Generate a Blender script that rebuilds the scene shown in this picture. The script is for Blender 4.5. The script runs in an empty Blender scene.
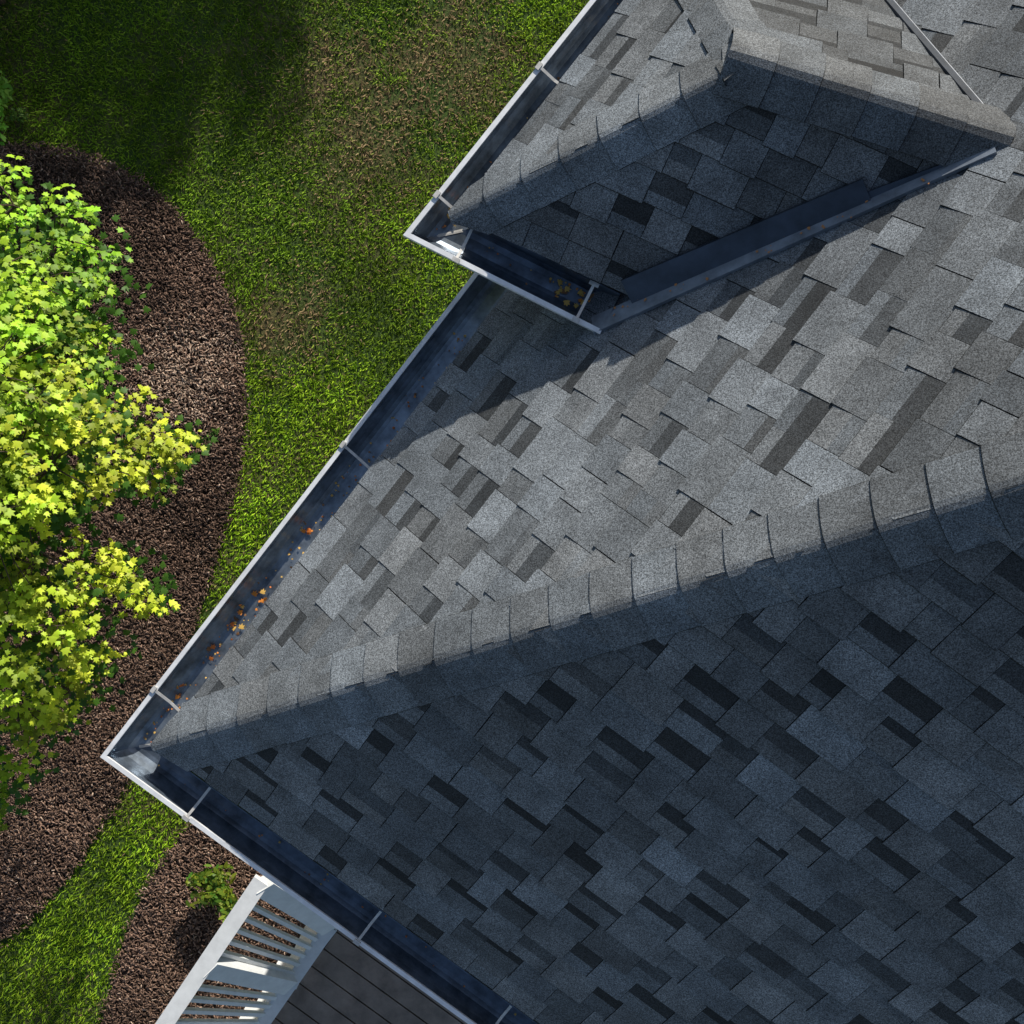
import bpy, math, random
import numpy as np
from mathutils import Vector, Matrix
random.seed(7); rng=np.random.default_rng(7)
HC=8.5; F=1100.0; ZE=4.8
CAM=Vector((0,0,HC))
def P(u,v,z):
    """view pixel back-projected from the camera to height z -> world metres"""
    return Vector(((u-512)/F*(HC-z),(512-v)/F*(HC-z),z))
def onplane(u,v,pl):
    p0,n=pl; d=Vector(((u-512)/F,(512-v)/F,-1)); t=n.dot(p0-CAM)/n.dot(d); return CAM+d*t
def plane(a,b,c):
    n=(b-a).cross(c-a).normalized()
    if n.z<0:n=-n
    return (a.copy(),n)
scene=bpy.context.scene
def link(o,parent=None):
    scene.collection.objects.link(o)
    if parent: o.parent=parent
    return o
def empty(name):
    e=bpy.data.objects.new(name,None); return link(e)
# ---------------------------------------------------------------- materials
def mat(name):
    m=bpy.data.materials.new(name); m.use_nodes=True
    nt=m.node_tree; b=nt.nodes['Principled BSDF']
    return m,nt,b
def N(nt,t,**k):
    n=nt.nodes.new(t)
    for a,v in k.items(): setattr(n,a,v)
    return n
def noise(nt,scale,detail=3,rough=.6,vec=None):
    n=N(nt,'ShaderNodeTexNoise'); n.inputs['Scale'].default_value=scale
    n.inputs['Detail'].default_value=detail; n.inputs['Roughness'].default_value=rough
    if vec is None:
        tc=nt.nodes.get('TC') or N(nt,'ShaderNodeTexCoord',name='TC'); vec=tc.outputs['Object']
    nt.links.new(vec,n.inputs['Vector']); return n.outputs['Fac']
def maprange(nt,inp,a,b,c,d):
    n=N(nt,'ShaderNodeMapRange'); 
    for i,v in zip((1,2,3,4),(a,b,c,d)): n.inputs[i].default_value=v
    nt.links.new(inp,n.inputs[0]); return n.outputs[0]
def mul(nt,a,b):
    n=N(nt,'ShaderNodeMath',operation='MULTIPLY')
    for i,x in enumerate((a,b)):
        if isinstance(x,(int,float)): n.inputs[i].default_value=x
        else: nt.links.new(x,n.inputs[i])
    return n.outputs[0]
def scalecol(nt,col,fac):
    n=N(nt,'ShaderNodeVectorMath',operation='SCALE')
    if isinstance(col,tuple): n.inputs[0].default_value=col
    else: nt.links.new(col,n.inputs[0])
    nt.links.new(fac,n.inputs['Scale']); return n.outputs[0]
def mixc(nt,f,a,b):
    n=N(nt,'ShaderNodeMix',data_type='RGBA')
    if isinstance(f,(int,float)): n.inputs[0].default_value=f
    else: nt.links.new(f,n.inputs[0])
    for i,x in ((6,a),(7,b)):
        if isinstance(x,tuple): n.inputs[i].default_value=(*x,1)
        else: nt.links.new(x,n.inputs[i])
    return n.outputs[2]
def bump(nt,b,h,strength=.5,dist=.01):
    n=N(nt,'ShaderNodeBump'); n.inputs['Strength'].default_value=strength; n.inputs['Distance'].default_value=dist
    nt.links.new(h,n.inputs['Height']); nt.links.new(n.outputs[0],b.inputs['Normal'])
def attr(nt,name='col'):
    a=N(nt,'ShaderNodeAttribute'); a.attribute_name=name; return a.outputs['Color']

def make_shingle():
    m,nt,b=mat('asphalt_shingle')
    g=noise(nt,280,2,.75); g2=noise(nt,120,2,.7); big=noise(nt,1.6,4,.6); mid=noise(nt,9,3,.6)
    f=maprange(nt,g,.38,.62,.36,1.66)
    f=mul(nt,f,maprange(nt,g2,.3,.7,.72,1.28))
    f=mul(nt,f,maprange(nt,big,.3,.7,.74,1.22)); f=mul(nt,f,maprange(nt,mid,.3,.7,.74,1.22))
    c=scalecol(nt,attr(nt),f)
    nt.links.new(c,b.inputs['Base Color']); b.inputs['Roughness'].default_value=.8
    b.inputs['Specular IOR Level'].default_value=.35
    bump(nt,b,g,.35,.003); return m
M_SH=make_shingle()
def simple(name,col,rough=.6,metal=0,nscale=8,lo=.8,hi=1.2,spec=.5,bmp=0,bscale=60):
    m,nt,b=mat(name)
    c=scalecol(nt,col,maprange(nt,noise(nt,nscale,5,.65),.3,.7,lo,hi))
    nt.links.new(c,b.inputs['Base Color']); b.inputs['Roughness'].default_value=rough
    b.inputs['Metallic'].default_value=metal; b.inputs['Specular IOR Level'].default_value=spec
    if bmp: bump(nt,b,noise(nt,bscale,3),bmp,.004)
    return m
M_NAVY=simple('gutter_inner_metal_lit',(.27,.31,.35),.26,.65,14,.4,1.5,.6,.10,18)
M_NAVY_SH=simple('gutter_inner_metal_shaded',(.12,.15,.19),.30,.5,14,.4,1.5,.6,.10,18)  # lit and shaded copies of one metal; shade put into this colour
M_WHITE=simple('white_aluminium',(.80,.81,.82),.4,0,22,.8,1.08,.5)
M_FLASH=simple('flashing_metal',(.04,.05,.068),.36,.4,9,.6,1.5,.6,.12,14)
M_FLASHL=simple('flashing_metal_light',(.20,.225,.26),.40,.4,12,.6,1.4,.6,.08,20)
M_STRAP=simple('strap_metal',(.62,.60,.56),.45,.2,40,.7,1.1)
M_SIDING=simple('wall_siding',(.35,.36,.37),.7)
M_DECK=simple('deck_wood',(.27,.21,.17),.7,0,6,.6,1.3,.3,.3,40)
M_PAINT=simple('white_paint',(.78,.79,.78),.5,0,12,.85,1.04,.4)
M_BARK=simple('bark',(.09,.065,.045),.9,0,20,.5,1.4,.2,.6,50)
def attrmat(name,rough=.7,trans=0,spec=.3,nscale=None):
    m,nt,b=mat(name); c=attr(nt)
    if nscale: c=scalecol(nt,c,maprange(nt,noise(nt,nscale,3),.3,.7,.6,1.4))
    nt.links.new(c,b.inputs['Base Color']); b.inputs['Roughness'].default_value=rough
    b.inputs['Specular IOR Level'].default_value=spec
    if trans:
        t=N(nt,'ShaderNodeBsdfTranslucent'); nt.links.new(c,t.inputs[0])
        x=N(nt,'ShaderNodeMixShader'); x.inputs[0].default_value=trans
        nt.links.new(b.outputs[0],x.inputs[1]); nt.links.new(t.outputs[0],x.inputs[2])
        nt.links.new(x.outputs[0],nt.nodes['Material Output'].inputs[0])
    return m
M_LEAF=attrmat('leaf_green',.5,.32,.3)
M_GRASS=attrmat('grass_blade',.7,.3,.15)
M_CHIP=attrmat('mulch_chip',.9,0,.15,60)
M_DRY=attrmat('dry_leaf',.7,.2,.3)

# ---------------------------------------------------------------- mesh helpers
class MB:
    def __init__(s): s.v=[];s.f=[];s.c=[];s.m=[]
    def face(s,pts,col=(1,1,1),mi=0):
        i=len(s.v); s.v+= [tuple(p) for p in pts]; s.f.append(tuple(range(i,i+len(pts)))); s.c.append(col); s.m.append(mi)
    def obj(s,name,mats,parent=None,smooth=False,weld=False):
        me=bpy.data.meshes.new(name); me.from_pydata(s.v,[],s.f)
        ca=me.color_attributes.new('col','FLOAT_COLOR','CORNER')
        arr=[]
        for f,c in zip(s.f,s.c): arr+= [c[0],c[1],c[2],1]*len(f)
        ca.data.foreach_set('color',arr)
        for m in (mats if isinstance(mats,list) else [mats]): me.materials.append(m)
        me.polygons.foreach_set('material_index',s.m)
        if smooth: me.polygons.foreach_set('use_smooth',[True]*len(s.f))
        me.update()
        o=bpy.data.objects.new(name,me)
        if weld:
            w=o.modifiers.new('w','WELD'); w.merge_threshold=.0004
        return link(o,parent)
def beam(mb,a,b,w,h,mi=0,col=(1,1,1),up=Vector((0,0,1))):
    a=Vector(a);b=Vector(b);d=(b-a).normalized(); s=d.cross(up).normalized()*w/2; t=s.cross(d).normalized()*h/2
    q=[a-s-t,a+s-t,a+s+t,a-s+t]; r=[p+(b-a) for p in q]
    mb.face([q[3],q[2],q[1],q[0]],col,mi); mb.face(r,col,mi)
    for i in range(4):
        j=(i+1)%4; mb.face([q[i],q[j],r[j],r[i]],col,mi)
def prism(mb,poly,z0,z1,mi=0,col=(1,1,1)):
    lo=[Vector((p.x,p.y,z0)) for p in poly]; hi=[Vector((p.x,p.y,z1)) for p in poly]
    mb.face(hi,col,mi); mb.face(lo[::-1],col,mi)
    for i in range(len(poly)):
        j=(i+1)%len(poly); mb.face([lo[i],lo[j],hi[j],hi[i]],col,mi)
def clip(poly,a,b,inside_pt):
    nx,ny=-(b[1]-a[1]),(b[0]-a[0])
    s=lambda p:(p[0]-a[0])*nx+(p[1]-a[1])*ny
    sg=1 if s(inside_pt)>0 else -1
    out=[]
    for i in range(len(poly)):
        p,q=poly[i],poly[(i+1)%len(poly)]; sp,sq=s(p)*sg,s(q)*sg
        if sp>=0: out.append(p)
        if sp*sq<0:
            t=sp/(sp-sq); out.append((p[0]+(q[0]-p[0])*t,p[1]+(q[1]-p[1])*t))
    return out
def tabcol(base,k,blue=0):
    j=random.uniform(-.03,.03)
    return (base[0]*k*(1+j),base[1]*k,base[2]*k*(1-j))
BASE=(.150,.161,.170)
def shingle_face(name,poly3,eave_a,eave_dir,parent,base=BASE,expo=.108,contrast=1.0,dark=1.0,recess=.82):
    n=plane(*poly3[:3])[1]
    U=eave_dir.normalized(); V=n.cross(U).normalized()
    if V.z<0: V=-V
    O=eave_a
    poly=[((p-O).dot(U),(p-O).dot(V)) for p in poly3]
    cen=(sum(p[0] for p in poly)/len(poly),sum(p[1] for p in poly)/len(poly))
    umin=min(p[0] for p in poly);umax=max(p[0] for p in poly);vmax=max(p[1] for p in poly)
    mb=MB()
    W=lambda u,v,h:O+U*u+V*v+n*h
    def piece(u0,u1,v0,v1,h0,h1,col,bev=0.0):
        hh=lambda v:h0+(h1-h0)*(v-v0)/(v1-v0)
        def put(q,hf,c,skirt):
            for i in range(len(poly)):
                if len(q)<3: return
                q=clip(q,poly[i],poly[(i+1)%len(poly)],cen)
            if len(q)<3: return
            top=[W(a,b,hf(b)) for a,b in q]; mb.face(top,c)
            if skirt:
                bot=[W(a,b,-.006) for a,b in q]; dk=tuple(x*.22 for x in col)
                for i in range(len(q)):
                    j=(i+1)%len(q); mb.face([top[i],bot[i],bot[j],top[j]],dk)
        if bev:
            put([(u0,v0),(u1,v0),(u1,v0+bev),(u0,v0+bev)],lambda v:h0*.3+(hh(v0+bev)-h0*.3)*(v-v0)/bev,tuple(x*.13 for x in col),True)
            put([(u0,v0+bev),(u1,v0+bev),(u1,v1),(u0,v1)],hh,col,True)
        else: put([(u0,v0),(u1,v0),(u1,v1),(u0,v1)],hh,col,True)
    r=0; v=-.02
    while v<vmax:
        u=umin-random.uniform(0,.3); raised=random.random()<.5
        rowk=random.uniform(.95,1.05)
        while u<umax:
            w=random.uniform(.09,.20) if raised else random.uniform(.07,.17)
            g=.0018; bev=random.uniform(.0034,.0055)
            if raised:
                k=random.choice([.76,.88,.97,1.06,1.15,1.28])*random.uniform(.94,1.06)*rowk
                k=1+(k-1)*contrast
                jit=random.uniform(-.011,.003)
                piece(u+g,u+w-g,v+jit,v+expo+.018,.0105,.0015,tabcol(base,k),bev)
            else:
                k=random.choice([.68,.80,.92,1.05])*random.uniform(.94,1.06)*rowk
                k=1+(k-1)*contrast
                sp=expo*random.uniform(.4,.78)
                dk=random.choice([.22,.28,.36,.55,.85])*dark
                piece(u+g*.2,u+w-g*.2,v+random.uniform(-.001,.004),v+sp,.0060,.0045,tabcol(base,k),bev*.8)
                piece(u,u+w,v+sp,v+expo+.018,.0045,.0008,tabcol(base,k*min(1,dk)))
            u+=w; raised=not raised if random.random()<recess else raised
        v+=expo; r+=1
    top=[p-n*.008 for p in poly3]; bot=[p-n*.03 for p in poly3]
    mb.face(top,(.02,.02,.02)); mb.face(bot[::-1],(.02,.02,.02))
    for i in range(len(poly3)):
        j=(i+1)%len(poly3); mb.face([top[i],bot[i],bot[j],top[j]],(.02,.02,.02))
    return mb.obj(name,M_SH,parent)
QS=[-1,-.965,-.8,-.6,-.4,-.2,-.1,0,.1,.2,.4,.6,.8,.965,1]
def caps(name,p0,p1,n1,n2,parent,hw=.115,expo=.130,base=BASE,start=0.0,lift=.010,e1=None,e2=None,endgap=0):
    """bent cap shingles over the crease p0(low)->p1; e1,e2 eave directions trim the first pieces"""
    d=(p1-p0).normalized(); L=(p1-p0).length-endgap; n=(n1+n2).normalized()
    w1=n1.cross(d).normalized(); w2=n2.cross(d).normalized()
    if w1.dot(n2)>0: w1=-w1
    if w2.dot(n1)>0: w2=-w2
    tn=[]
    for e in (e1,e2):
        tn.append(99 if e is None else math.tan(math.acos(min(.999,abs(d.dot(e.normalized()))))))
    mb=MB(); t=-start; K=len(QS)
    while t<L:
        ln=expo*1.2; k=random.choice([.84,.93,1.0,1.08,1.16])*random.uniform(.96,1.04)
        col=tabcol(base,k); tw=random.uniform(-.004,.004)
        hwr=hw*random.uniform(.98,1.015); curve=random.uniform(.006,.012)
        bev=.004
        rows=[]
        for (a,h) in ((t,lift-.006),(t+bev,lift+.003),(t+ln*.5,lift),(min(t+ln,L+.02),lift-.003)):
            row=[];bot=[]
            for q in QS:
                aq=abs(q)
                w,nn=(w1,n1) if q<0 else (w2,n2)
                bl=max(0,1-aq/.12); sm=.004*bl*bl
                edge=1-.6*max(0,(aq-.965)/.035)
                lat=min(aq*hwr,max(.0,a+.025)*tn[0 if q<0 else 1])
                pos=p0+d*(a+tw*q-curve*(1-q*q))+w*lat+nn*(h*edge)*(1-bl)+n*(h*bl-sm)
                row.append(pos); bot.append(pos-nn*(h+.006))
            rows.append((row,bot))
        dk=tuple(c*.14 for c in col)
        for j in range(3):
            (a,ab),(b,bb)=rows[j],rows[j+1]
            for i in range(K-1): mb.face([a[i],a[i+1],b[i+1],b[i]],dk if (j==0 or i in(0,K-2)) else col)  # outer side columns coloured dark: painted shadow gap along the cap edges
            mb.face([a[0],b[0],bb[0],ab[0]],dk); mb.face([a[-1],ab[-1],bb[-1],b[-1]],dk)
        a,ab=rows[0]
        for i in range(K-1): mb.face([a[i],ab[i],ab[i+1],a[i+1]],dk)
        t+=expo
    return mb.obj(name,M_SH,parent)
# ---------------------------------------------------------------- house
house=empty('shingled_house')
dA=Vector((.611,.791,0)).normalized(); dB=Vector((.809,-.587,0)).normalized()
K0=P(158,745,ZE); HP=P(1024,482,ZE+1.2)
T=K0+(HP-K0)*(2.0/1.2)
plA=plane(K0,K0+dA,HP); plB=plane(K0,K0+dB,HP)
den=dA.x*dB.y-dA.y*dB.x; rx,ry=(T-K0).x,(T-K0).y
aA=(rx*dB.y-ry*dB.x)/den; bB=(dA.x*ry-dA.y*rx)/den
K1=K0+dB*(2*bB); LA=9.0
A_end=K0+dA*LA; R_end=T+dA*(LA-aA); K1_end=K1+dA*LA
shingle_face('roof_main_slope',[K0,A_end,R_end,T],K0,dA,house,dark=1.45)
shingle_face('roof_hip_slope',[K0,K1,T],K0,dB,house,contrast=1.05,base=(.145,.150,.154),recess=.92)  # shaded slope: shade deepened in the base colour, less blue
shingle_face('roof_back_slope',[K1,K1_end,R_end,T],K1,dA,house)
plBk=plane(K1,K1+dA,T)
caps('hip_caps',K0,T,plA[1],plB[1],house,start=.02,hw=.125,e1=dA,e2=dB)
caps('hip_caps_far',K1,T,plB[1],plBk[1],house,e1=dB,e2=dA)
caps('ridge_caps_main',R_end,T,plA[1],plBk[1],house)
V1=onplane(640,300,plA); ZU=V1.z
Pc=P(455,215,ZU); R=onplane(1010,140,plA)
plC=plane(Pc,V1,R); AP=onplane(754,60,plC)
dD=Vector((.623,.782,0)).normalized()
plD=plane(Pc,Pc+dD,AP)
Q=onplane(890,0,plA); plE=plane(AP,R,Q)
dDE=plD[1].cross(plE[1]).normalized()
if dDE.z>0: dDE=-dDE
G=AP+dDE*((AP.z-ZU)/-dDE.z)
Qe=R+(Q-R)*((ZU-R.z)/(Q.z-R.z))
DIM=tuple(x*.62 for x in BASE)  # sun-facing rear slope: strong light toned down by a darker base colour
shingle_face('roof_bay_front_slope',[Pc,V1,R,AP],Pc,(V1-Pc),house,contrast=1.05,base=(.145,.150,.154),expo=.098,recess=.9)  # same shade-deepened base colour as the hip slope
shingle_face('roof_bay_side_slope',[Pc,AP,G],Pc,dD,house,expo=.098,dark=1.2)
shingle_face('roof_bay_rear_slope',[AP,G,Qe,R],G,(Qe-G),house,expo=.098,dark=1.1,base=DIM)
caps('bay_hip_caps',Pc,AP,plC[1],plD[1],house,hw=.10,start=.01,e1=V1-Pc,e2=dD,endgap=.03)
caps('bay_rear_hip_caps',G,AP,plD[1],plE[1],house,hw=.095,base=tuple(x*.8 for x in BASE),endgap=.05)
caps('bay_ridge_caps',R,AP-(AP-R).normalized()*-.06,plC[1],plE[1],house,hw=.11,lift=.022,base=tuple(x*.72 for x in BASE))  # cap colour lowered to offset the sun washing out this ridge
mb=MB()
prism(mb,[K0+dA*.32+dB*.32,K0+dA*.32+dB*(2*bB-.32),K0+dA*(LA-.3)+dB*(2*bB-.32),K0+dA*(LA-.3)+dB*.32],0,ZE-.10)
mb.obj('walls',M_SIDING,house)
mb=MB(); dC=(V1-Pc).normalized()
b0=Pc+dC*.28+dD*.25
prism(mb,[b0,b0+dC*1.2,b0+dC*1.2+dD*.75,b0+dD*.75],0,ZU-.10); mb.obj('bay_walls',M_SIDING,house)
mb=MB()
prism(mb,[K0+dA*.02+dB*.02,K1+dA*.02-dB*.02,K1_end-dB*.02,A_end+dB*.02],ZE-.13,ZE-.115)
prism(mb,[Pc+dC*.03+dD*.03,V1+dD*.03,Qe-dD*.02,G-dD*.05],ZU-.13,ZU-.115)
mb.obj('soffit',M_WHITE,house)
# ---------------------------------------------------------------- gutters
def isect(p,d,q,e):
    den=d.x*e.y-d.y*e.x; t=((q.x-p.x)*e.y-(q.y-p.y)*e.x)/den; return Vector((p.x+d.x*t,p.y+d.y*t,0))
def gutter(name,pts,z,width,endcaps=(False,True)):
    segs=[(pts[i+1]-pts[i]).normalized() for i in range(len(pts)-1)]
    def offs(o):
        out=[]
        nr=[Vector((-d.y,d.x,0)) for d in segs]
        for i in range(len(pts)):
            if i==0: out.append(pts[0]+nr[0]*o)
            elif i==len(pts)-1: out.append(pts[-1]+nr[-1]*o)
            else: out.append(isect(pts[i-1]+nr[i-1]*o,segs[i-1],pts[i]+nr[i]*o,segs[i]))
        return out
    def sweep(mb,prof,mi):
        rings=[[Vector((q.x,q.y,z+h)) for q in offs(o)] for o,h in prof]
        for a,b in zip(rings[:-1],rings[1:]):
            for i in range(len(pts)-1): mb.face([a[i],a[i+1],b[i+1],b[i]],(1,1,1),(2 if (mi==0 and i==1) else mi))  # second run takes the metal copy with painted shade
        return rings
    w=width
    mb=MB()
    outer=[(.015,-.010),(.015,0),(.0,0),(0,-.022),(.006,-.028),(.006,-.05),(.030,-.088),(.034,-.112),(w+.004,-.112)]
    inner=[(.015,-.010),(.010,-.012),(.012,-.03),(.018,-.05),(.030,-.072),(.042,-.088),(.056,-.097),(.07,-.101),(w-.03,-.101),(w-.012,-.096),(w,-.08),(w,.0),(w+.004,.0),(w+.004,-.112)]
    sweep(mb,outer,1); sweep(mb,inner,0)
    for e,on in zip((0,-1),endcaps):
        if on:
            ps=[(0,0),(.006,-.05),(.03,-.088),(.034,-.112),(w,-.112),(w,0)]
            mb.face([Vector((offs(o)[e].x,offs(o)[e].y,z+h)) for o,h in ps],(1,1,1),1)
    return mb.obj(name,[M_NAVY,M_WHITE,M_NAVY_SH],house,weld=True),offs
ZL=ZE-.015
gc=P(100,757,ZL)
Bo=gc+dB*(2*bB+.3)
Ao=P(478,268,ZL); Ao=gc+dA*((Ao-gc).length)+dA*.25
gut,offL=gutter('gutter_main',[Ao,gc,Bo],ZL,.135)
ZLU=ZU-.015
uc=P(403,235,ZLU); ue=P(600,334,ZLU); us=uc+(P(590,0,ZLU)-uc).normalized()*1.35
gut2,offU=gutter('gutter_bay',[us,uc,ue],ZLU,.135,(True,True))
mb=MB()
def strap(p,d,nr,w,z,skew=0):
    a=p+nr*.004; b=p+nr*w+d*skew
    a=Vector((a.x,a.y,z+.004)); b=Vector((b.x,b.y,z-.004)); m=(a+b)/2+Vector((0,0,-.012))
    beam(mb,a,m,.009,.003); beam(mb,m,b,.009,.003)
    beam(mb,a-d*.012,a+d*.012,.014,.006)
    beam(mb,b-d*.016,b+d*.016,.012,.010)
nA=Vector((dA.y,-dA.x,0)); nB=Vector((-dB.y,dB.x,0))
def proj(u,v,z,o,d):
    p=P(u,v,z); return o+d*((p-o).dot(d))
for u,v in ((337,440),(155,690)): strap(proj(u,v,ZL,gc,dA),dA,nA,.145,ZL,-.01)
for u,v in ((186,818),(362,935),(498,1022)): strap(proj(u,v,ZL,gc,dB),dB,nB,.15,ZL,.006)
for k in (1.9,2.7,3.5): strap(gc+dB*k,dB,nB,.15,ZL)
du=(us-uc).normalized(); nu=Vector((du.y,-du.x,0)); de=(ue-uc).normalized(); ne=Vector((-de.y,de.x,0))
for u,v in ((537,65),(436,194)): strap(proj(u,v,ZLU,uc,du),du,nu,.13,ZLU)
strap(proj(455,262,ZLU,uc,de),de,ne,.13,ZLU); strap(proj(575,322,ZLU,uc,de),de,ne,.13,ZLU)
mb.obj('gutter_straps',M_STRAP,house)
mb=MB()
for c,d1,d2,z in ((gc,dA,dB,ZL),(uc,du,de,ZLU)):
    dg=(d1+d2).normalized()
    for s in (1,-1):
        a=c+dg*.10; b=c+dg*.19
        n=Vector((-dg.y,dg.x,0))*.005*s
        mb.face([Vector((q.x,q.y,zz)) for q,zz in ((a,z-.0985),(b,z-.0985),(b+n,z-.099),(a+n,z-.099))])
mb.obj('gutter_mitre_seam',M_STRAP,house)
# ---------------------------------------------------------------- flashing
def strip(mb,a,b,n,wdir,w0,w1,h,mi,th=.004):
    q=[a,b,b+wdir*w1,a+wdir*w0]
    top=[p+n*h for p in q]; bot=[p+n*(h-th) for p in q]
    mb.face(top,(1,1,1),mi)
    for i in range(4):
        j=(i+1)%4; mb.face([top[i],bot[i],bot[j],top[j]],(1,1,1),mi)
mb=MB(); vd=(R-V1).normalized()
wC=plC[1].cross(vd).normalized(); wC=wC if wC.dot(AP-V1)>0 else -wC
wA=plA[1].cross(vd).normalized()
if wA.dot(Pc-V1)>0: wA=-wA
strip(mb,V1-vd*.02,V1+vd*((R-V1).length*.66),plC[1],wC,.085,.07,.024,0,.02)
strip(mb,V1+vd*((R-V1).length*.66),R-vd*.06,plC[1],wC,.03,.012,.018,0,.01)
strip(mb,V1-vd*.16,R-vd*.04,plA[1],wA,.065,.035,.018,1,.012)
ve=(Qe-R).normalized(); wE=plE[1].cross(ve).normalized(); wE=wE if wE.dot(AP-R)>0 else -wE
wA2=plA[1].cross(ve).normalized(); wA2=-wA2 if wA2.dot(AP-R)>0 else wA2
strip(mb,R+ve*.05,Qe,plE[1],wE,.030,.030,.0115,0,.012); strip(mb,R+ve*.05,Qe,plA[1],wA2,.006,.006,.0115,2,.012)
mb.obj('valley_flashing',[M_FLASH,M_FLASHL,M_WHITE],house)
# ---------------------------------------------------------------- numpy noise
def vnoise(x,y,scale,seed):
    r=np.random.default_rng(seed).random((128,128)); x=x*scale+500;y=y*scale+500
    xi=np.floor(x).astype(int);yi=np.floor(y).astype(int);fx=x-xi;fy=y-yi
    fx=fx*fx*(3-2*fx);fy=fy*fy*(3-2*fy); g=lambda a,b:r[a%128,b%128]
    return (g(xi,yi)*(1-fx)+g(xi+1,yi)*fx)*(1-fy)+(g(xi,yi+1)*(1-fx)+g(xi+1,yi+1)*fx)*fy
def inpoly(x,y,poly):
    ins=np.zeros(len(x),bool); n=len(poly)
    for i in range(n):
        x0,y0=poly[i];x1,y1=poly[(i+1)%n]
        c=((y0>y)!=(y1>y))&(x<(x1-x0)*(y-y0)/(y1-y0+1e-12)+x0); ins^=c
    return ins
def npmesh(name,V,Fc,cols,material,parent=None,smooth=False):
    n,k,_=V.shape; fl=[len(f) for f in Fc]; nl=sum(fl)
    me=bpy.data.meshes.new(name); me.vertices.add(n*k); me.vertices.foreach_set('co',V.reshape(-1).astype(np.float32))
    idx=np.concatenate([np.array(f) for f in Fc]); loops=(np.arange(n)[:,None]*k+idx[None]).reshape(-1)
    me.loops.add(n*nl); me.loops.foreach_set('vertex_index',loops.astype(np.int32))
    st=np.concatenate([[0],np.cumsum(fl)[:-1]]); starts=(np.arange(n)[:,None]*nl+st[None]).reshape(-1)
    me.polygons.add(n*len(Fc)); me.polygons.foreach_set('loop_start',starts.astype(np.int32))
    me.update(calc_edges=True)
    ca=me.color_attributes.new('col','FLOAT_COLOR','POINT')
    c=np.ones((n,k,4),np.float32); c[:,:,:3]=cols[:,None,:]; ca.data.foreach_set('color',c.reshape(-1))
    me.materials.append(material); me.validate()
    return link(bpy.data.objects.new(name,me),parent)
# ---------------------------------------------------------------- ground
bed_px=[(-260,140),(0,148),(60,146),(120,165),(175,205),(215,262),(240,320),(248,385),(244,450),(232,510),(214,570),(196,625),(178,680),(150,740),(118,800),(88,850),(50,900),(0,945),(-260,1100)]
fb_px=[(250,800),(215,800),(180,835),(150,880),(128,930),(112,985),(95,1050),(80,1200),(700,1300),(760,900),(500,600)]
def smoothpoly(pp,it=2):
    for _ in range(it):
        q=[]
        for i in range(len(pp)):
            a,b=pp[i],pp[(i+1)%len(pp)]; q+= [(a[0]*.75+b[0]*.25,a[1]*.75+b[1]*.25),(a[0]*.25+b[0]*.75,a[1]*.25+b[1]*.75)]
        pp=q
    return pp
def toW(pp): return [(P(u,v,0).x,P(u,v,0).y) for u,v in pp]
bedW=toW(smoothpoly(bed_px)); fbW=toW(smoothpoly(fb_px))
def ground_mat():
    m,nt,b=mat('lawn_soil'); n1=noise(nt,1.1,5,.6); n2=noise(nt,60,3,.7)
    c=mixc(nt,maprange(nt,n1,.45,.7,0,1),(.05,.09,.012),(.13,.10,.04))
    c=scalecol(nt,c,maprange(nt,n2,.3,.7,.4,1.6)); nt.links.new(c,b.inputs['Base Color']); b.inputs['Roughness'].default_value=.95
    bump(nt,b,n2,.6,.02); return m
mb=MB(); S=300; mb.face([(-S,-S,0),(S,-S,0),(S,S,0),(-S,S,0)]); mb.obj('lawn',ground_mat())
def mulch_mat():
    m,nt,b=mat('mulch'); n2=noise(nt,70,4,.7); n1=noise(nt,3,3)
    c=scalecol(nt,(.065,.042,.033),maprange(nt,n2,.3,.7,.3,1.7)); c=scalecol(nt,c,maprange(nt,n1,.3,.7,.7,1.3))
    nt.links.new(c,b.inputs['Base Color']); b.inputs['Roughness'].default_value=.95; bump(nt,b,n2,.9,.02); return m
M_MUL=mulch_mat()
mb=MB(); mb.face([(x,y,.006) for x,y in bedW][::-1]); mb.obj('mulch_bed',M_MUL)
mb=MB(); mb.face([(x,y,.010) for x,y in fbW][::-1]); mb.obj('foundation_mulch_bed',M_MUL)
n=380000
gx=rng.uniform(-5.6,2.2,n); gy=rng.uniform(-5.2,5.6,n)
jx=gx+rng.normal(0,.04,n); jy=gy+rng.normal(0,.04,n)
keep=~inpoly(jx,jy,bedW)&~inpoly(jx,jy,fbW)
side=(gx-K0.x)*dA.y-(gy-K0.y)*dA.x
keep&=(side<.45)|(gx<-1.5)
patch=np.zeros(n)
for (u,v,r,k) in ((395,120,.5,1.0),(440,60,.5,.8),(290,325,.26,1.5),(305,300,.14,1.2),(275,345,.14,1.2),(385,150,.3,.8),(205,430,.1,.6),(330,60,.4,.5),(480,20,.4,.7)):
    q=P(u,v,0); patch+=k*np.exp(-((gx-q.x)**2+(gy-q.y)**2)/(r*r))
dry=np.clip(patch*.75*(.3+1.3*vnoise(gx,gy,6,1))+.35*(vnoise(gx,gy,1.3,2)-.55)+.25*(vnoise(gx,gy,14,3)-.5),0,1)
keep&=rng.random(n)>dry*.45
gx,gy,dry=gx[keep],gy[keep],dry[keep]; n=len(gx)
L=rng.uniform(.022,.048,n)*(.8+.5*vnoise(gx,gy,5,5)); th=rng.uniform(0,2*np.pi,n); el=rng.uniform(.1,1.0,n)
w=rng.uniform(.0025,.0045,n)
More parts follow.
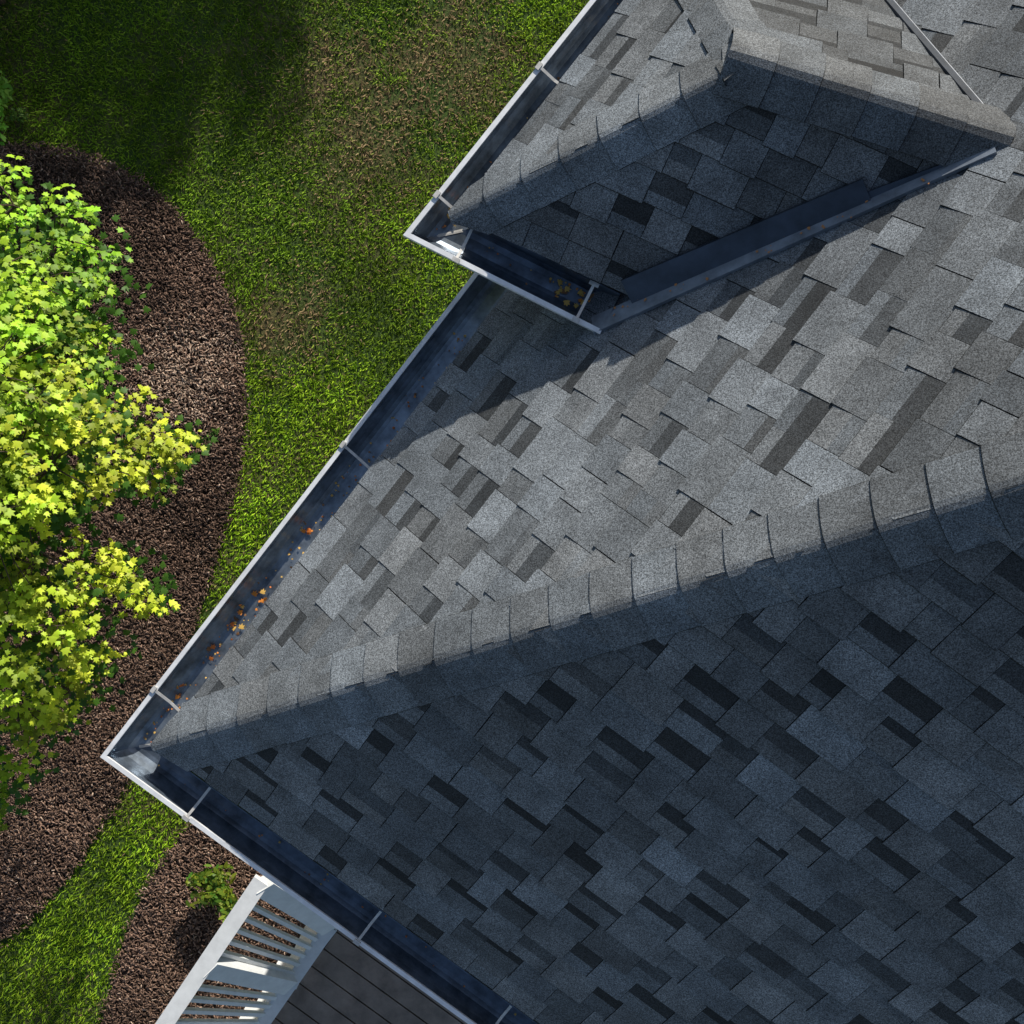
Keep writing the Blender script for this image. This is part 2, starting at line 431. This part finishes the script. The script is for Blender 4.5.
bx=np.stack([gx,gy,np.zeros(n)],1); side_=np.stack([-np.sin(th),np.cos(th),np.zeros(n)],1)*w[:,None]
tip=bx+np.stack([np.cos(th)*np.cos(el),np.sin(th)*np.cos(el),np.sin(el)],1)*L[:,None]
mid=bx+(tip-bx)*.55+np.array([0,0,.006])
V=np.stack([bx-side_,bx+side_,mid+side_*.8,tip,mid-side_*.8],1)
r1=rng.random(n)[:,None]; vn=vnoise(gx,gy,2.2,9)[:,None]; vn2=vnoise(gx,gy,.9,12)[:,None]; vn3=vnoise(gx,gy,8,33)[:,None]
sunlit=np.zeros(n)  # sunlit patches of lawn painted into the blade colours
for (u,v,r) in ((262,430,.55),(235,540,.5),(330,400,.5),(140,850,.6),(60,980,.6),(440,250,.5),(540,20,.5)):
    q=P(u,v,0); sunlit+=np.exp(-((gx-q.x)**2+(gy-q.y)**2)/(r*r))
sunlit=np.clip(sunlit,0,1)[:,None]
g=np.array([.11,.23,.014])*(1-r1)+np.array([.27,.42,.028])*r1
g=g*(1-sunlit)+sunlit*(np.array([.20,.40,.018])*(1-r1)+np.array([.44,.62,.035])*r1)
g=g*(.32+.5*vn+.4*vn2+.6*vn3); d_=np.array([.42,.30,.16])*(.6+.6*r1)
isdry=(rng.random(n)<dry*.9)[:,None]
cols=np.where(isdry,d_,g*(1-dry[:,None]*.3)+d_*dry[:,None]*.3)
npmesh('grass_blades',V,[(0,1,2,3,4)],cols,M_GRASS)
def chips(name,poly,n,xr,yr):
    x=rng.uniform(*xr,n);y=rng.uniform(*yr,n); k=inpoly(x+rng.normal(0,.025,n),y+rng.normal(0,.025,n),poly); x,y=x[k],y[k]; n=len(x)
    L=rng.uniform(.005,.022,n);w=rng.uniform(.0015,.005,n); th=rng.uniform(0,2*np.pi,n); tl=rng.normal(0,.25,n); rl=rng.normal(0,.35,n)
    a=np.stack([np.cos(th)*np.cos(tl),np.sin(th)*np.cos(tl),np.sin(tl)],1)*L[:,None]
    b=np.stack([-np.sin(th)*np.cos(rl),np.cos(th)*np.cos(rl),np.sin(rl)],1)*w[:,None]
    c=np.stack([x,y,.014+rng.uniform(0,.018,n)+.03*vnoise(x,y,4,6)],1)
    t=np.zeros((n,3)); t[:,2]=.003
    V=np.stack([c-a-b+t,c+a*.9-b+t,c+a+b*.7+t,c-a*.8+b+t,c-a-b-t,c+a*.9-b-t,c+a+b*.7-t,c-a*.8+b-t],1)
    r=rng.random(n)[:,None]**1.3; col=np.array([.062,.038,.028])*(1-r)+np.array([.31,.20,.145])*r
    col=col*(.5+.9*vnoise(x,y,1.7,21))[:,None]
    q=P(188,375,0); sunp=np.exp(-(((x-q.x)/.36)**2+((y-q.y)/.38)**2)**1.5)*(.6+.6*vnoise(x,y,6,40))  # patch of sun painted on the bed as paler chips
    pick=rng.random(n)<.03+.7*sunp
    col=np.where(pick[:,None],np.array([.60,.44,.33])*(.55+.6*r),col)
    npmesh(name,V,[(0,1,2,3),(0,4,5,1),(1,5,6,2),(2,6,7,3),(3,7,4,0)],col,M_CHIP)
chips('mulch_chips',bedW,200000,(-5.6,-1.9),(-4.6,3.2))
chips('foundation_mulch_chips',fbW,80000,(-3.6,.5),(-5,-1.9))
# ---------------------------------------------------------------- foliage helpers
LEAF=[(0,0,0)]
for a,r in ((0,1.0),(20,.56),(42,.88),(66,.48),(100,.68),(140,.36),(180,.22),(220,.36),(260,.68),(294,.48),(318,.88),(340,.56)):
    A=math.radians(a); LEAF.append((r*math.cos(A),r*math.sin(A),-.30*r*r))
LEAF=np.array(LEAF); LEAFF=[(0,i,i%12+1) for i in range(1,13)]
def leaves(name,pos,nrm,yaw,size,cols,parent,material=M_LEAF,tmpl=LEAF,faces=LEAFF):
    nrm=nrm/np.linalg.norm(nrm,axis=1)[:,None]
    h=np.stack([np.cos(yaw),np.sin(yaw),np.zeros(len(yaw))],1); h-=nrm*(h*nrm).sum(1)[:,None]; h/=np.linalg.norm(h,axis=1)[:,None]
    s=np.cross(nrm,h)
    V=pos[:,None,:]+size[:,None,None]*(tmpl[None,:,0:1]*h[:,None]+tmpl[None,:,1:2]*s[:,None]+tmpl[None,:,2:3]*nrm[:,None])
    return npmesh(name,V,faces,cols,material,parent)
def tube(mb,pts,radii,seg=7):
    rings=[]
    for i,p in enumerate(pts):
        d=(pts[min(i+1,len(pts)-1)]-pts[max(i-1,0)]).normalized()
        a=d.cross(Vector((.3,.9,.1))).normalized(); b=d.cross(a)
        rings.append([p+(a*math.cos(2*math.pi*k/seg)+b*math.sin(2*math.pi*k/seg))*radii[i] for k in range(seg)])
    for r0,r1 in zip(rings[:-1],rings[1:]):
        for k in range(seg): mb.face([r0[k],r0[(k+1)%seg],r1[(k+1)%seg],r1[k]])
def limb(mb,a,b,r0,r1,sag=.15,n=6,wob=.04):
    pts=[];rad=[]
    for i in range(n+1):
        t=i/n; p=a.lerp(b,t)+Vector((random.uniform(-wob,wob),random.uniform(-wob,wob),sag*math.sin(math.pi*t)))*(1 if 0<i<n else 0)
        pts.append(p); rad.append(r0+(r1-r0)*t)
    tube(mb,pts,rad)
SE=math.radians(24.5); SD=Vector((.35,.937,0)).normalized(); SUN=Vector((SD.x*math.cos(SE),SD.y*math.cos(SE),math.sin(SE)))
# ---------------------------------------------------------------- maple at left
maple=empty('maple_tree'); mb=MB()
base=P(-70,470,0); fork=Vector((base.x,base.y,1.2))
limb(mb,base,fork,.09,.07,0); 
pos=[];nr=[];yw=[];sz=[];cl=[]
cl_list=[(5,200,2.8,.16,.15),(48,232,2.8,.20,.15),(-15,265,3.1,.32,.2),(78,262,2.5,.13,.15),(30,275,2.9,.24,.2),(25,320,3.1,.28,.3),(80,315,2.5,.14,.25),(-20,370,3.3,.38,.35),
 (58,360,2.7,.20,.35),(92,345,2.4,.09,.35),(20,420,3.2,.28,.65),(70,405,2.9,.19,.8),(115,420,2.6,.15,.85),(148,436,2.4,.10,.8),(168,440,2.3,.05,.8),(45,465,3.1,.28,.85),(100,468,2.6,.17,.8),(132,478,2.4,.08,.75),(-20,520,3.2,.38,.55),
 (45,520,2.8,.20,.75),(25,565,2.9,.26,.75),(85,572,2.5,.16,.85),(118,572,2.3,.10,.8),(134,590,2.2,.05,.75),(55,610,2.7,.18,.7),(-10,630,2.9,.32,.65),(45,655,2.5,.17,.8),(78,668,2.3,.09,.75),(62,695,2.2,.08,.65),(12,700,2.5,.24,.8),(-30,740,2.5,.24,.7),(15,730,2.3,.14,.7),(-8,800,2.2,.09,.3),(-30,780,2.3,.15,.4),
 (-60,450,3.4,.45,.4),(-90,300,3.1,.5,.3),(-90,620,3.1,.5,.5),(-150,450,3.2,.6,.4),(-50,190,2.7,.25,.2),(-180,620,2.8,.5,.4),(-200,300,2.8,.5,.4)]
for (u,v,z,r,ye) in cl_list:
    c=P(u,v,z); limb(mb,fork+Vector((0,0,random.uniform(0,.5))),c+Vector((0,0,-.12)),.03,.007,.25)
    out=Vector((c.x-base.x,c.y-base.y,0)).normalized()
    nsub=max(4,int(r*r*190))
    for s in range(nsub):
        a=random.uniform(0,2*math.pi); rr=r*math.sqrt(random.random())
        sc=c+Vector((math.cos(a)*rr,math.sin(a)*rr,.24*(1-(rr/r)**2)-.12+random.uniform(-.20,.12)))
        sdir=(out*.8+Vector((math.cos(a),math.sin(a),0))*.9).normalized()
        limb(mb,c+Vector((0,0,-.1)),sc,.005,.0025,.02,3,.01)
        ll=random.uniform(.08,.17)
        nl=random.randint(16,24); tone=random.uniform(-.15,.15); sb=random.choice([.45,.7,.95,1.1,1.25])
        for k in range(nl):
            t=random.uniform(-.6,1); off=random.gauss(0,.040)
            p=sc+sdir*(t*ll)+Vector((-sdir.y,sdir.x,0))*off+Vector((0,0,-.05*t*t+random.uniform(-.035,.015)))
            pos.append(p); yw.append(math.atan2(sdir.y,sdir.x)+random.gauss(0,.8)+ (off>0 and .6 or -.6))
            nn=Vector((0,0,1))+SUN*.9+sdir*.2+Vector((random.gauss(0,.38),random.gauss(0,.38),0)); nr.append(nn)
            sz.append(random.uniform(.019,.040))
            yy=min(1,max(0,ye+tone+random.gauss(0,.08))); kk=random.uniform(.75,1.15)*sb
            cl.append((min(.9,(.30+.46*yy)*kk),min(.95,(.62+.20*yy)*kk),(.03+.03*yy)*kk))
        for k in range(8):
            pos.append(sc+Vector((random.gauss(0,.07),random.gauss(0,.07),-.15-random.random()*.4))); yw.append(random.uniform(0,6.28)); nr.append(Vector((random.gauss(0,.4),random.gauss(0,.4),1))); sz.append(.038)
            cl.append((.07,.17,.02))  # inner leaves coloured dark to paint the shade between sprays
mb.obj('branches',M_BARK,maple)
leaves('foliage',np.array([tuple(p) for p in pos]),np.array([tuple(p) for p in nr]),np.array(yw),np.array(sz),np.array(cl),maple)
# ---------------------------------------------------------------- generic tree
SMALL=np.array([(-1,0,0),(-.2,.42,.05),(.6,.3,0),(1,0,-.1),(.6,-.3,0),(-.2,-.42,.05)])
def tree(name,bpos,h,cz,rad,rz,nclump,per,lsize,colA,colB,clumpr,seed):
    rs=np.random.default_rng(seed); e=empty(name); mb=MB(); b=Vector(bpos)
    top=b+Vector((0,0,cz)); limb(mb,b,top,h*.026,h*.009,0,8,.006*h)
    cs=[]
    while len(cs)<nclump:
        q=rs.uniform(-1,1,3)
        l=np.linalg.norm(q)
        if .35<l<1: cs.append(Vector((q[0]*rad,q[1]*rad,cz+q[2]*rz))+Vector((b.x,b.y,0)))
    P_=[];Cc=[]
    for c in cs:
        limb(mb,b+Vector((0,0,random.uniform(.45,.9)*cz)),c,h*.006,h*.0016,.02*h,6,.005*h)
        q=rs.normal(0,1,(per,3)); q/=np.linalg.norm(q,axis=1)[:,None]; q*=(rs.random(per)**.4)[:,None]*clumpr*rs.uniform(.6,1.2); q[:,2]*=.6
        P_.append(q+np.array(c)); t=rs.random((per,1)); k=rs.uniform(.6,1.2); Cc.append((np.array(colA)*(1-t)+np.array(colB)*t)*k)
    Pp=np.concatenate(P_); n=len(Pp)
    nn=rs.normal(0,.6,(n,3)); nn[:,2]+=1
    mb.obj('trunk_and_limbs',M_BARK,e)
    leaves('crown',Pp,nn,rs.uniform(0,6.28,n),rs.uniform(.6,1.2,n)*lsize,np.clip(np.concatenate(Cc),0,1),e,tmpl=SMALL,faces=[(0,1,2,3,4,5)])
def st(s,t): return (.937*s+.35*t,-.35*s+.937*t,0)
tree('shade_tree',st(-5.5,12.5),8,5.8,2.0,2.2,56,220,.09,(.03,.07,.01),(.06,.12,.02),.5,3)
tree('shade_tree',st(-7.6,10),7,4.6,1.9,2.2,50,200,.09,(.03,.07,.01),(.06,.12,.02),.55,4)
tree('shade_tree',st(-3.9,18.2),9,6.6,1.2,1.5,28,160,.09,(.03,.07,.01),(.06,.12,.02),.4,14)
tree('garden_shrub',tuple(P(-12,118,0)),1.6,.9,.50,.45,50,280,.03,(.20,.50,.06),(.40,.72,.11),.17,5)
tree('garden_shrub',tuple(P(0,0,0)),2.0,1.2,.62,.5,34,260,.03,(.03,.10,.02),(.07,.18,.03),.2,6)
tree('garden_shrub',tuple(P(-90,30,0)),2.0,1.2,.7,.5,34,260,.03,(.03,.10,.02),(.07,.18,.03),.2,8)
tree('foundation_plant',tuple(P(222,882,0)),.5,.26,.19,.12,26,26,.03,(.06,.20,.02),(.36,.40,.04),.07,9)
for k,(u,v) in enumerate(((215,435),(20,115),(158,598))):
    tree('weed_plant',tuple(P(u,v,0)),.2,.05,.07,.02,8,14,.016,(.06,.16,.02),(.16,.28,.04),.035,20+k)
# ---------------------------------------------------------------- porch
rail=empty('white_porch_railing'); mb=MB()
t0,t1=P(262,880,1.9),P(165,1024,1.9); l0,l1=P(331,925,1.25),P(262,1024,1.25)
ext=1.9
beam(mb,t0,t0+(t1-t0)*ext,.10,.05); beam(mb,l0,l0+(l1-l0)*ext,.09,.07)
LT=(t1-t0).length
nb=int(ext*LT/.085)
for i in range(nb+1):
    k=i/nb*ext
    big=abs(k-.02)<.03 or any(abs(k-q)<.035 for q in (.58,1.15,1.7))
    a=t0+(t1-t0)*k; b=l0+(l1-l0)*k
    a=a+(b-a)*.03; b=b+(a-b)*.03
    if big: beam(mb,a+Vector((0,0,.02)),b+Vector((0,0,.02)),.12,.09)
    else: beam(mb,a-Vector((0,0,.012)),b-Vector((0,0,.012)),.028,.028)
    if big: beam(mb,Vector((b.x,b.y,0)),b,.1,.1,up=Vector((1,0,0)))
o=mb.obj('rails_and_balusters',M_PAINT,rail)
deck=empty('porch_deck'); mb=MB()
c0=P(338,930,.9)+dA*.5
for i in range(26):
    a=c0-dA*(i*.146); beam(mb,a,a+dB*4.2,.136,.03)
mb.obj('boards',M_DECK,deck)
mb=MB(); beam(mb,c0-dB*.05+dA*.1+Vector((0,0,.002)),c0-dB*.05-dA*3.8+Vector((0,0,.002)),.09,.05); beam(mb,c0-dB*.02+Vector((0,0,-.45))+dA*.1,c0-dB*.02-dA*3.8+Vector((0,0,-.45)),.03,.86)
mb.obj('edge_trim',M_PAINT,deck)
# ---------------------------------------------------------------- debris leaves
pos=[];nr=[];yw=[];sz=[];cl=[]
def deb(o,d,nn,z,t,off,big=False):
    p=o+d*t+nn*off; pos.append((p.x,p.y,z+random.uniform(.006,.016))); nr.append((random.gauss(0,.3),random.gauss(0,.3),1)); yw.append(random.uniform(0,6.28))
    sz.append(random.uniform(.010,.018) if big else random.uniform(.003,.008)); c=random.choice([(.85,.30,.05),(.7,.2,.04),(.8,.5,.12),(.32,.16,.07),(.9,.55,.14)]); cl.append(c)
ZB=ZL-.101; ZBU=ZLU-.101
for i in range(130): deb(gc,dA,nA,ZB,random.uniform(.1,1.9),random.uniform(.05,.12))
for u,v in ((240,628),(205,648),(236,606),(250,590),(180,690),(290,520)):
    t=(P(u,v,ZB)-gc).dot(dA)
    for i in range(6): deb(gc,dA,nA,ZB,t+random.gauss(0,.02),random.uniform(.045,.105),random.random()<.7)
for i in range(60): deb(gc,dB,nB,ZB,random.uniform(.1,2.5),random.uniform(.05,.12))
for i in range(18): deb(uc,du,nu,ZBU,random.uniform(.10,.26),random.uniform(.03,.09),random.random()<.7)
for i in range(40): deb(uc,du,nu,ZBU,random.uniform(.1,1.2),random.uniform(.05,.12))
Lu=(ue-uc).length
for i in range(44): deb(uc,de,ne,ZBU,Lu*random.uniform(.72,.98),random.uniform(.05,.12),random.random()<.5)
for i in range(16): deb(uc,de,ne,ZBU,Lu*random.uniform(.1,.98),random.uniform(.04,.12))
for i in range(46):
    t=random.uniform(-.1,(R-V1).length*.8); p=V1+vd*t+wA*random.uniform(.0,.05)+plA[1]*.022; pos.append(tuple(p)); nr.append(tuple(plA[1])); yw.append(random.uniform(0,6)); sz.append(random.uniform(.003,.008)); cl.append((.55,.25,.09))
leaves('fallen_leaves',np.array(pos),np.array(nr),np.array(yw),np.array(sz),np.array(cl),None,material=M_DRY)
# ---------------------------------------------------------------- light
w=bpy.data.worlds.new("World"); scene.world=w; w.use_nodes=True
nt=w.node_tree; bg=nt.nodes['Background']; sky=nt.nodes.new('ShaderNodeTexSky'); sky.sky_type='NISHITA'; sky.sun_disc=False
sky.sun_elevation=SE; sky.sun_rotation=math.atan2(SD.x,SD.y)
nt.links.new(sky.outputs[0],bg.inputs[0]); bg.inputs[1].default_value=.115
sl=bpy.data.lights.new('sun','SUN'); sl.energy=5; sl.angle=math.radians(.5); sl.color=(1,.95,.86)
so=link(bpy.data.objects.new('sun',sl)); so.rotation_euler=SUN.to_track_quat('Z','Y').to_euler()
cam=bpy.data.cameras.new('camera'); co=link(bpy.data.objects.new('camera',cam)); co.location=CAM
cam.sensor_width=36; cam.lens=F/1024*36; cam.clip_end=1000; scene.camera=co
scene.view_settings.view_transform='Standard'; scene.view_settings.look='None'; scene.view_settings.exposure=0
